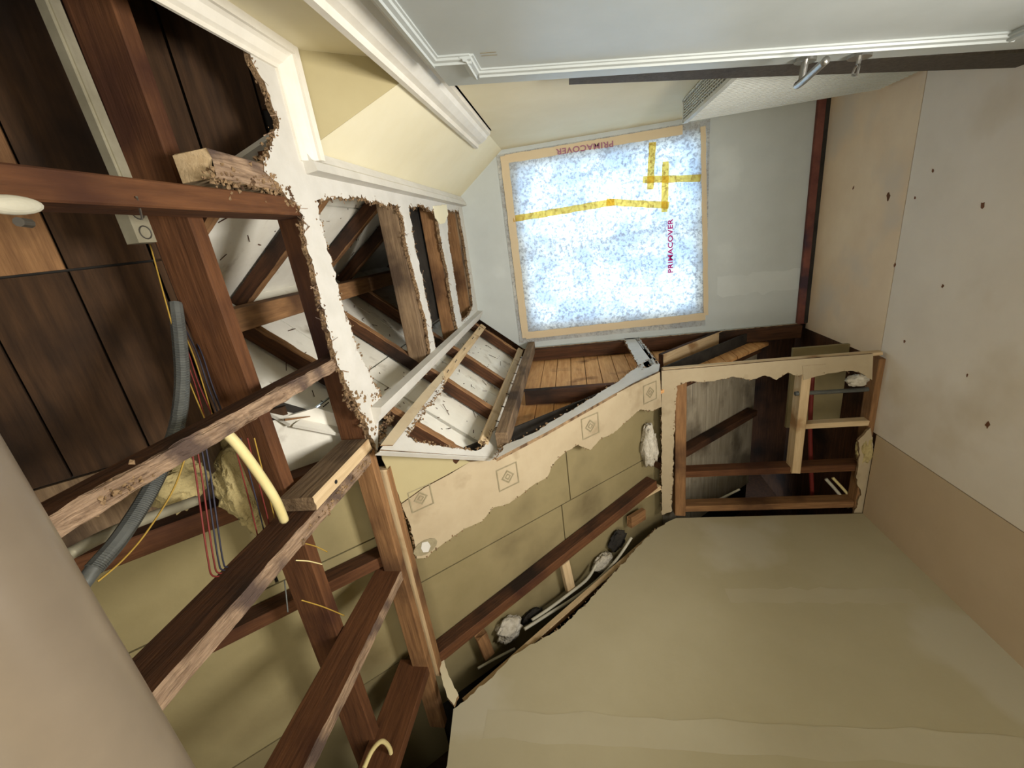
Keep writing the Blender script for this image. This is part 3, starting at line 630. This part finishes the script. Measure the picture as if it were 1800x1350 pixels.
# translucent fleece taped over the opening
YF = YW - .004
fx0, fx1, fz0, fz1 = -.735, .50, .63, 1.915
nx, nz = 26, 26; vs_ = []; f = []
for i in range(nx + 1):
    for k in range(nz + 1):
        x = fx0 + (fx1 - fx0) * i / nx; z_ = fz0 + (fz1 - fz0) * k / nz
        inside = WX0 < x < WX1 and WZ0 < z_ < WZ1
        vs_.append((x, YF - (.004 * noise.noise(V((x * 4, z_ * 9, 1))) - .001 if inside else 0) - .0015, z_))
f = [(i * (nz + 1) + k, (i + 1) * (nz + 1) + k, (i + 1) * (nz + 1) + k + 1, i * (nz + 1) + k + 1) for i in range(nx) for k in range(nz)]
film = make('protective_film', vs_, f, M_FILM, smooth=True)
tag(film, 'speckled translucent fleece taped over the window, lit from outside', 'film')
Wp = lambda p, dy=0: hy(p, YF - .008 - dy)
def lettering(txt, a, b, upv, h, mat, parent):
    """flat lettering from a towards b on the film"""
    cu = bpy.data.curves.new('lettering', 'FONT'); cu.body = txt; cu.size = 1; cu.extrude = 0; cu.offset = .026; cu.space_character = 1.08
    t = bpy.data.objects.new('lettering_source', cu); COL.objects.link(t)
    dg = bpy.context.evaluated_depsgraph_get(); me = bpy.data.meshes.new_from_object(t.evaluated_get(dg))
    bpy.data.objects.remove(t)
    xs = [v.co.x for v in me.vertices]; ys = [v.co.y for v in me.vertices]
    a, b = V(a), V(b); X_ = (b - a); sx = X_.length / (max(xs) - min(xs)); X_.normalize(); U = V(upv)
    U = (U - X_ * U.dot(X_)).normalized(); sy = h / (max(ys) - min(ys))
    for v in me.vertices: v.co = a + X_ * ((v.co.x - min(xs)) * sx) + U * ((v.co.y - min(ys)) * sy)
    me.materials.clear(); me.materials.append(mat)
    o_ = bpy.data.objects.new('lettering', me); COL.objects.link(o_); o_.parent = parent
    return o_
lettering('PRIMACOVER', Wp((1183, 479)), Wp((1183, 384)), (0, 0, 1), .032, M_MAG, film)
lettering('PRIMACOVER', Wp((1078, 247), .006), Wp((977, 262), .006), (-1, 0, 0), .034, M_MAGD, film)
T = 'yellow tape on the window film'
def tape(p, q, wd, lab, mat=M_TAPE, dy=0, group=T, name='tape_strip'):
    a, b = Wp(p, .001 + dy), Wp(q, .001 + dy); d = (b - a); n = max(4, int(d.length / .03)); s_ = V((0, 1, 0)).cross(d.normalized())
    rg = random.Random(int(p[0] + q[1])); vv = []
    for i in range(n + 1):
        c = a + d * (i / n)
        for sgn in (-1, 1): vv.append(c + s_ * sgn * (wd / 2 + rg.uniform(-.002, .002)) + V((0, -.0006 * rg.random(), 0)))
    ff = [(2 * i, 2 * i + 1, 2 * i + 3, 2 * i + 2) for i in range(n)]
    tag(make(name, vv, ff, mat), lab, 'tape', group)
tape((902, 385), (1080, 355), .04, 'long slanting yellow tape across the film')
tape((1066, 355), (1176, 361), .04, 'yellow tape joining the slanting strip to the upright strip', dy=.0008)
tape((1170, 284), (1168, 373), .04, 'upright yellow tape between two crossing strips', dy=.0016)
tape((1130, 316), (1232, 313), .04, 'yellow tape running to the lower frame edge of the window', dy=.0024)
tape((1147, 250), (1143, 333), .04, 'yellow tape from the side frame crossing the film corner', dy=.0032)
T2 = 'tan tape round the film border'
tape((886, 274), (924, 594), .05, 'tan tape along the top border of the film', M_TAPED, 0, T2)
tape((1236, 222), (1241, 554), .03, 'yellowed tape along the bottom border of the film by the grey wall', M_TAPED, .0008, T2)
tape((924, 590), (1240, 556), .05, 'tan tape along the film border above the stripped cheek', M_TAPED, .0016, T2)
tape((888, 280), (1200, 228), .05, 'tan tape along the film border towards the cream wall', M_TAPED, .0004, T2)

# ================================================================== LEANING DOOR
def DP(y, z, o=0):       # point on the door face; o towards the room
    n = V((-1, 0, .109)).normalized(); return V((.307 * .93 + .109 * (z - 1.5) * .93 + .109 * 1.5 * .93, y * .93, 1.5 + (z - 1.5) * .93)) + n * o
dn = V((-1, 0, .109)).normalized(); du = V((.109, 0, 1)).normalized()
door = empty('interior_door_leaf', DP(1.2, 0)); tag(door, 'white panelled door with raised moulding and a lever handle, leaning at the painted wall', 'door', kind='thing')
MB().prism([DP(.78, -.11), DP(1.66, -.11), DP(1.66, 1.865), DP(.78, 1.865)], -dn * .034).build('slab', M_DOOR, door)
def dmould(p, q, wd=.04):
    """stepped raised moulding between two (y, z) points on the door face"""
    a, b = V((p[0], p[1], 0)), V((q[0], q[1], 0)); s_ = V((-(b - a).y, (b - a).x, 0)).normalized(); mb = MB()
    pr = [(-.5, 0), (-.5, .008), (-.3, .010), (-.26, .015), (-.02, .017), (.04, .012), (.3, .010), (.36, .005), (.5, .004), (.5, 0)]
    vv = [DP((c + s_ * u * wd).x, (c + s_ * u * wd).y, t) for c in (a, b) for u, t in pr]; n = len(pr)
    ff = [(i, (i + 1) % n, (i + 1) % n + n, i + n) for i in range(n)] + [tuple(range(n)), tuple(range(n, 2 * n))]
    mb.add(vv, ff); mb.build('panel_moulding', M_DOOR, door)
dmould((1.535, .28), (1.535, 1.735)); dmould((1.555, 1.745), (1.40, 1.745)); dmould((1.415, 1.735), (1.415, 1.85)); dmould((1.43, 1.845), (.85, 1.845))
dmould((1.545, .29), (1.40, .29)); dmould((1.415, .30), (1.415, .16)); dmould((1.43, .165), (.85, .165))
for y, z in ((1.40, 1.66), (1.42, 1.66)): MB().bar(DP(y, z, .0004), DP(y, z - .0 + .045, .0004), .003, .0006, dn).build('scratch', M_PRINT, door)
# lever handle and bolt
lv = empty('lever_handle', DP(1.60, .80)); lv.parent = door; lv.matrix_parent_inverse = door.matrix_world.inverted()
def hpt(p, o):   # pixel -> point on plane parallel to the door face
    return hit(p, dn, DP(0, 0, o))
def rosette(p, r, parent, name, o0=0):
    c = hpt(p, 0); U = V((0, 1, 0)); W = du
    MB().prism([c + (U * math.cos(t) * r + W * math.sin(t) * r) for t in [k * 6.2832 / 20 for k in range(20)]], dn * .008).build(name, M_METAL, parent)
    return c
c = rosette((1416, 103), .027, lv, 'rosette')
MB().tube(smooth_path([c, c + dn * .03, c + dn * .052, hpt((1401, 150), .06), hpt((1408, 146), .062), hpt((1428, 128), .06), hpt((1452, 106), .055)], 5), lambda i: .0095, 10).build('lever', M_METAL, lv, True)
lk = empty('privacy_bolt', DP(1.6, .7)); lk.parent = door; lk.matrix_parent_inverse = door.matrix_world.inverted()
c = rosette((1512, 96), .028, lk, 'rosette')
MB().tube(smooth_path([c, c + dn * .022], 3), .006, 8).build('spindle', M_METAL, lk)
q = c + dn * .022; MB().tube(smooth_path([q, q + V((0, .012, 0)) + dn * .006, q + V((0, .016, 0)) + dn * .02, q + V((0, -.004, 0)) + dn * .026, q + V((0, -.008, 0)) + dn * .01, q], 4), .003, 6).build('thumb_turn', M_METAL, lk)
bq = [hpt((1000, 149), -.038), hpt((1400, 133), -.038), hpt((1785, 119), -.038)]
o = MB().prism(bq + [p + V((0, -.14, 0)) for p in reversed(bq)], -dn * .010).build('dark_board', M_BARS)
tag(o, 'long dark board standing behind the edge of the leaning door', 'board')

# ================================================================== HEATER
ht = empty('panel_heater', (.44, 2.0, 0)); tag(ht, 'white ribbed panel heater with a grille top beside the window', 'heater')
hx0, hx1, hy0, hy1, hzt = .4235, XR - .004, 1.69, 2.50, .90
MB().box((hx0 + .012, hy0, .03), (hx1, hy1, hzt - .03)).build('body', M_HEAT, ht)
mb = MB(); n = 34
for i in range(n):
    y = hy0 + (hy1 - hy0) * (i + .5) / n
    mb.add([(hx0 + .012, y - .004, .03), (hx0, y - .0035, .03), (hx0, y + .0035, .03), (hx0 + .012, y + .004, .03),
            (hx0 + .012, y - .004, hzt - .02), (hx0, y - .0035, hzt - .02), (hx0, y + .0035, hzt - .02), (hx0 + .012, y + .004, hzt - .02)], [(0, 1, 5, 4), (1, 2, 6, 5), (2, 3, 7, 6), (0, 3, 2, 1), (4, 5, 6, 7)])
mb.build('ribbed_front', M_HEAT, ht)
MB().box((hx0 - .004, hy0, hzt - .022), (hx0 + .010, hy1, hzt)).box((hx1 - .008, hy0, hzt - .022), (hx1, hy1, hzt)).box((hx0, hy1 - .01, hzt - .022), (hx1, hy1, hzt)).box((hx0, hy0, hzt - .022), (hx1, hy0 + .01, hzt)).build('top_frame', M_HEAT, ht)
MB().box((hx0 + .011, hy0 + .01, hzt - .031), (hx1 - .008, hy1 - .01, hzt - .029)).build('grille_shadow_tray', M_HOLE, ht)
mb = MB()
for i in range(6):
    x = hx0 + .02 + i * (hx1 - hx0 - .03) / 6
    mb.box((x, hy0 + .01, hzt - .02), (x + .0045, hy1 - .01, hzt - .002))
for i in range(26):
    y = hy0 + .03 + i * (hy1 - hy0 - .05) / 26
    mb.box((hx0 + .01, y, hzt - .022), (hx1 - .008, y + .006, hzt - .004))
mb.build('top_grille', M_HEAT, ht)
MB().tube([(hx0 + .01, hy1, hzt - .03), (hx0 + .01, hy1 + .02, hzt - .03)], .008, 8).build('valve', M_METAL, ht)
MB().box((hx0 + .03, hy0, 0), (hx1, hy0 + .05, .03)).build('foot_rail', M_HEAT, ht)
MB().box((hx0 + .03, hy1 - .05, 0), (hx1, hy1, .03)).build('foot_rail', M_HEAT, ht)

# ================================================================== PIPES, WIRES, INSULATION
pole = MB().tube([(XL, .142, 1.862), (-.9, .142, 1.862), (.3, .142, 1.862), (XR, .142, 1.862)], .047, 40).build('round_rail', M_TUBE, None, True)
tag(pole, 'thick pale round rail crossing the room close to the camera', 'rail')
rw = empty('metal_raceway', hz((150, 150), ZC + .2)); tag(rw, 'galvanised raceway strip with a knockout end box over the brown joist', 'raceway')
zr = ZC + .21; a, b = hz((92, 0), zr), hz((225, 320), zr); d = (b - a)
MB().bar(a - d * .6, b + d * .1, .03, .02).bar(a - d * .6 - V((0, .006, .003)), b + d * .1 - V((0, .006, .003)), .006, .02).build('channel', M_GLAV, rw)
a2, b2_ = hz((230, 345), zr), hz((262, 426), zr)
MB().bar(a2, b2_, .046, .03).build('end_box', M_GLAV, rw)
for t in (.35, .78):
    c = a2.lerp(b2_, t) - V((0, 0, .001)); MB().tube([c + V((math.cos(k * .393) * .013, math.sin(k * .393) * .013, 0)) for k in range(17)], .0014, 5, caps=False).build('knockout', M_FLEXD, rw)
MB().tube(smooth_path([hz((240, 346), ZC), hz((246, 368), ZC + .02), hz((250, 386), ZC + .03)], 4), .0018, 5).build('steel_clip', M_METAL, rw)

def cable(name, pts, r, mat, lab, cat='cable', group=None, seg=8, n=8):
    o_ = MB().tube(smooth_path(pts, n), r, seg).build(name, mat, None, True); tag(o_, lab, cat, group); return o_
A = lambda p, z_: hz(p, ZC + z_)
fc = cable('flexible_conduit', [A((308, 535), .22), A((316, 600), .20), A((320, 680), .18), A((308, 760), .16), A((270, 850), .15), A((215, 940), .15), A((165, 1000), .15), A((120, 1060), .15)], .013, M_FLEX, 'grey ribbed flexible conduit hanging in an arc behind the split joist', 'conduit', n=10)
pth = smooth_path([A((308, 535), .22), A((316, 600), .20), A((320, 680), .18), A((308, 760), .16), A((270, 850), .15), A((215, 940), .15), A((165, 1000), .15)], 14)
mb = MB()
for i in range(0, len(pth) - 1):
    for s_ in (.0, .5):
        c = pth[i].lerp(pth[i + 1], s_); d = (pth[i + 1] - pth[i]).normalized(); mb.tube([c - d * .0015, c + d * .0015], .0146, 10)
mb.build('conduit_ribs', M_FLEX, fc)
cable('grey_pipe', [A((120, 975), .22), A((210, 930), .22), A((345, 880), .22)], .012, M_GLAV, 'straight grey pipe behind the flexible conduit', 'pipe')
cable('cream_cable', [A((385, 748), .05), A((420, 785), .035), A((460, 840), .03), A((485, 880), .035), A((500, 915), .05)], .0105, M_CABLEY, 'thick cream cable arching between the split joist and the crusted joist', 'cable')
cable('cream_cable', [A((640, 1350), .04), A((655, 1318), .035), A((672, 1303), .03), A((686, 1318), .035), A((690, 1352), .04)], .007, M_CABLEY, 'cream cable loop beside the reddish joist at the side wall', 'cable')
W = 'thin wires hanging behind the joists'
for i, (m, nm, dx) in enumerate(((M_WRED, 'red', 0), (M_WRED, 'dull red', 10), (M_WBLU, 'blue', 18), (M_WBLU, 'dark blue', 26))):
    labs = ('red wire outermost of the hanging loop below the split joist', 'red wire inside the hanging loop below the split joist', 'blue wire in the middle of the hanging loop below the split joist', 'dark blue innermost wire of the hanging loop below the split joist')
    cable('wire', [A((335 + dx, 780), .12), A((345 + dx, 840), .11), A((356 + dx, 920), .10), A((366 + dx, 985), .10), A((374 + dx, 1012 - i * 5), .10), A((400 + dx, 1010 - i * 6), .10), A((440, 1005 - i * 7), .11)], .0018, m, labs[i], 'wire', W, 5)
wl = ('amber', 'rust red', 'dull yellow', 'dark blue', 'brown red', 'slate blue')
for i, (m, x0, x1, x2) in enumerate(((M_WYEL, 282, 330, 375), (M_WRED, 318, 345, 392), (M_WYEL, 322, 352, 385), (M_WBLU, 326, 360, 400), (M_WRED, 330, 338, 370), (M_WBLU, 334, 368, 408))):
    cable('wire', [A((x0 - 10 if i else 264, 560 if i else 430), .24), A((x1 - 14, 620), .2), A((x1 + 6, 680), .18), A((x2, 770), .14)], .0016, m, wl[i] + ' wire running down beside the strongback', 'wire', W, 5)
for i, (m, x0) in enumerate(((M_WRED, 405), (M_WBLU, 418), (M_WRED, 430), (M_WYEL, 442))):
    cable('wire', [A((x0 + 5, 770), .10), A((x0 + 20, 830), .12), A((x0 + 38, 900), .13), A((x0 + 52, 960), .13)], .0016, m, ('red', 'blue', 'rust', 'yellow')[i] + ' wire dangling next to the thick cream cable', 'wire', W, 5)
cable('wire', [A((330, 790), .1), A((305, 860), .1), A((258, 935), .1), A((215, 985), .1), A((172, 1022), .1)], .0018, M_WYEL, 'yellow wire looping across the flexible conduit', 'wire', W, 5)
for i, (p, q) in enumerate((((535, 955), (575, 970)), ((520, 985), (566, 992)), ((530, 1055), (605, 1082)), ((500, 1020), (506, 1076)))):
    cable('loose_wire_end', [A(p, .03), A(((p[0] + q[0]) / 2, (p[1] + q[1]) / 2 - 2), .02), A(q, .015)], .0016, (M_WYEL, M_CABLEY, M_WYEL, M_FLEX)[i], ('amber', 'cream', 'long amber', 'grey')[i] + ' wire end poking out beside the crusted joist', 'wire', W, 5)
# cables lying along the torn edge of the drywall
S = 'white cables along the side wall edge'
cable('white_cable', [hs((1110, 945), .0), hs((1085, 982), -.01), hs((1050, 1020), -.012), hs((1005, 1054), -.012), hs((960, 1082), -.012), hs((922, 1106), -.012)], .008, M_CABLEW, 'white cable curving along the torn drywall edge', 'cable', S)
cable('white_cable', [hs((1048, 992), .02), hs((1032, 1018), .008), hs((1000, 1044), .008), hs((965, 1070), .008), hs((935, 1090), .01)], .008, M_CABLEW, 'white cable bending away towards the pale block', 'cable', S)
cable('white_cable', [hs((840, 1175), .01), hs((870, 1158), .01), hs((905, 1140), .012)], .006, M_CABLEW, 'short white cable below the fluffy insulation', 'cable', S)
cable('white_cable', [hy((1200, 895), YK + .12), hy((1240, 890), YK + .13), hy((1270, 875), YK + .16), hy((1300, 860), YK + .2)], .007, M_CABLEW, 'pale cable sagging behind the knee wall stud', 'cable')
cable('white_cable', [hy((1452, 842), YK + .1), hy((1475, 868), YK + .1), hy((1492, 892), YK + .09)], .009, M_CABLEW, 'pale cable slanting low in the knee wall corner', 'cable')
cable('white_cable', [hy((1464, 840), YK + .1), hy((1488, 866), YK + .1), hy((1504, 890), YK + .09)], .008, M_CABLEY, 'cream cable next to the slanting pale cable in the knee wall corner', 'cable')
cable('red_pipe', [hy((1428, 660), YK + .16), hy((1424, 760), YK + .16), hy((1428, 880), YK + .16)], .012, M_PIPER, 'thin red pipe behind the pale crosspiece of the knee wall', 'pipe')
cable('steel_pipe', [hy((1398, 692), YK + .02), hy((1470, 688), YK + .05), hy((1530, 684), YK + .06)], .012, M_FLEX, 'grey pipe stub through the pale knee wall crosspiece', 'pipe')

def wool(name, c, ax, mat, lab, seed, cat='insulation'):
    """lumpy batt"""
    bm = bmesh.new(); bmesh.ops.create_icosphere(bm, subdivisions=4, radius=1)
    M = Matrix([[ax[k][i] for k in range(3)] for i in range(3)])
    for v in bm.verts:
        n_ = noise.noise(v.co * 1.6 + V((seed, 0, 0))) * .35 + noise.noise(v.co * 5 + V((0, seed, 0))) * .22 + noise.noise(v.co * 13) * .1
        v.co = M @ (v.co * (1 + n_)) + V(c)
    me = bpy.data.meshes.new(name); bm.to_mesh(me); bm.free(); me.materials.append(mat)
    for p in me.polygons: p.use_smooth = True
    o_ = bpy.data.objects.new(name, me); COL.objects.link(o_); tag(o_, lab, cat); return o_
ex = V((1, 0, 0))
wool('insulation_tuft', hs((1140, 785), .055), (ex * .13, SD * .045, NS * .045), M_WOOL, 'white fluffy insulation tuft at the edge of the wallpaper', 1)
wool('insulation_tuft', hs((895, 1105), .05), (ex * .06, SD * .07, NS * .04), M_WOOL, 'round white insulation wad between rafter and side wall', 2)
wool('insulation_tuft', hs((1060, 988), .05), (ex * .05, SD * .07, NS * .03), M_WOOL, 'white insulation tuft above the curving cables', 3)
wool('insulation_batt', A((440, 850), .30), (ex * .14, V((0, .09, 0)), V((0, 0, .05))), M_WOOLY, 'yellow insulation batt above the hanging wires', 4)
wool('insulation_batt', A((320, 850), .30), (ex * .05, V((0, .07, 0)), V((0, 0, .04))), M_WOOLY, 'small yellow insulation lump behind the flexible conduit', 5)
wool('insulation_tuft', hy((1520, 790), YK + .02), (ex * .09, V((0, .03, 0)), V((0, 0, .035))), M_WOOLY, 'yellowish insulation strip in the broken knee wall corner', 6)
wool('insulation_tuft', hy((1508, 668), YK + .02), (ex * .03, V((0, .03, 0)), V((0, 0, .05))), M_WOOL, 'crumpled white scrap stuck at the foot of the knee wall band', 7, 'scrap')
for i, (c, ax) in enumerate(((hs((1085, 950), .06), (ex * .06, SD * .06, NS * .02)), (hs((935, 1082), .06), (ex * .03, SD * .06, NS * .02)))):
    wool('tar_paper_scrap', c, ax, M_FELT, ('black tar paper scrap near the knee wall top', 'black tar paper scrap beside the round insulation wad')[i], 11 + i, 'scrap')
# lamp at the frame edge
lp = empty('work_light', A((20, 360), -.004)); tag(lp, 'pale oval lamp clipped under the brown joist at the frame edge', 'lamp')
c = A((18, 360), -.006)
bm = bmesh.new(); bmesh.ops.create_uvsphere(bm, u_segments=20, v_segments=10, radius=1)
for v in bm.verts: v.co = c + V((v.co.x * .012, v.co.y * .036, v.co.z * .01))
me = bpy.data.meshes.new('lens'); bm.to_mesh(me); bm.free(); me.materials.append(M_CABLEW)
o = bpy.data.objects.new('lens', me); COL.objects.link(o); o.parent = lp; o.matrix_parent_inverse = lp.matrix_world.inverted()
MB().tube([c + V((-.02, 0, 0)), c + V((-.02, .02, .012))], .006, 8).build('clip', M_FLEXD, lp)
# white rose left on the ceiling corner
e, P = sheet('torn_paper_flap', [hz(p, ZC - .004) for p in ((762, 362), (785, 360), (788, 376), (782, 392), (774, 394), (766, 384))], (0, 0, 1), (0, 0, .004), [M_CREAM, M_CREAM], True, amp=.006, seed=44)
tag(e, 'cream torn paper flap hanging at the white dormer moulding', 'flap')

# ---- splinters and dust specks clinging to the white sheathing: uncountable
rng = random.Random(77); mb = MB()
for _ in range(420):
    left = rng.random() < .62; y = rng.uniform(1.0, 2.9)
    if left: x = rng.uniform(-.80, -.17); p = dl(x, y, RD - .002); n_ = NL
    else: x = rng.uniform(-.05, .33); p = drr(x, y, RD - .002); n_ = NR
    if y < ymain(p.z, RD): continue
    t = V((rng.uniform(-1, 1), rng.uniform(-1, 1), rng.uniform(-1, 1))); t = (t - n_ * t.dot(n_)).normalized()
    l = rng.choice((.006, .01, .014, .03, .05)) * rng.uniform(.5, 1.2)
    mb.bar(p, p + t * l - n_ * l * rng.uniform(0, .35), rng.uniform(.0015, .004), .0015, n_)
o = mb.build('splinter_debris', M_DARK); tag(o, 'dark wood splinters and specks scattered over the white dormer sheathing', 'debris', kind='stuff')
rng = random.Random(78)
for i, (p, q, lab) in enumerate((((500, 738), (545, 732), 'long rust-brown splinter below the split joist end'), ((372, 370), (412, 378), 'curled splinter hanging beside the raceway joist'))):
    a, b = hl(p, .07) if i == 0 else A(p, .08), hl(q, .07) if i == 0 else A(q, .08)
    o_ = MB().tube(smooth_path([a, a.lerp(b, .5) + V((0, 0, -.006)), b], 4), lambda k: .004 - .0003 * k, 6).build('splinter', M_MID); tag(o_, lab, 'splinter')
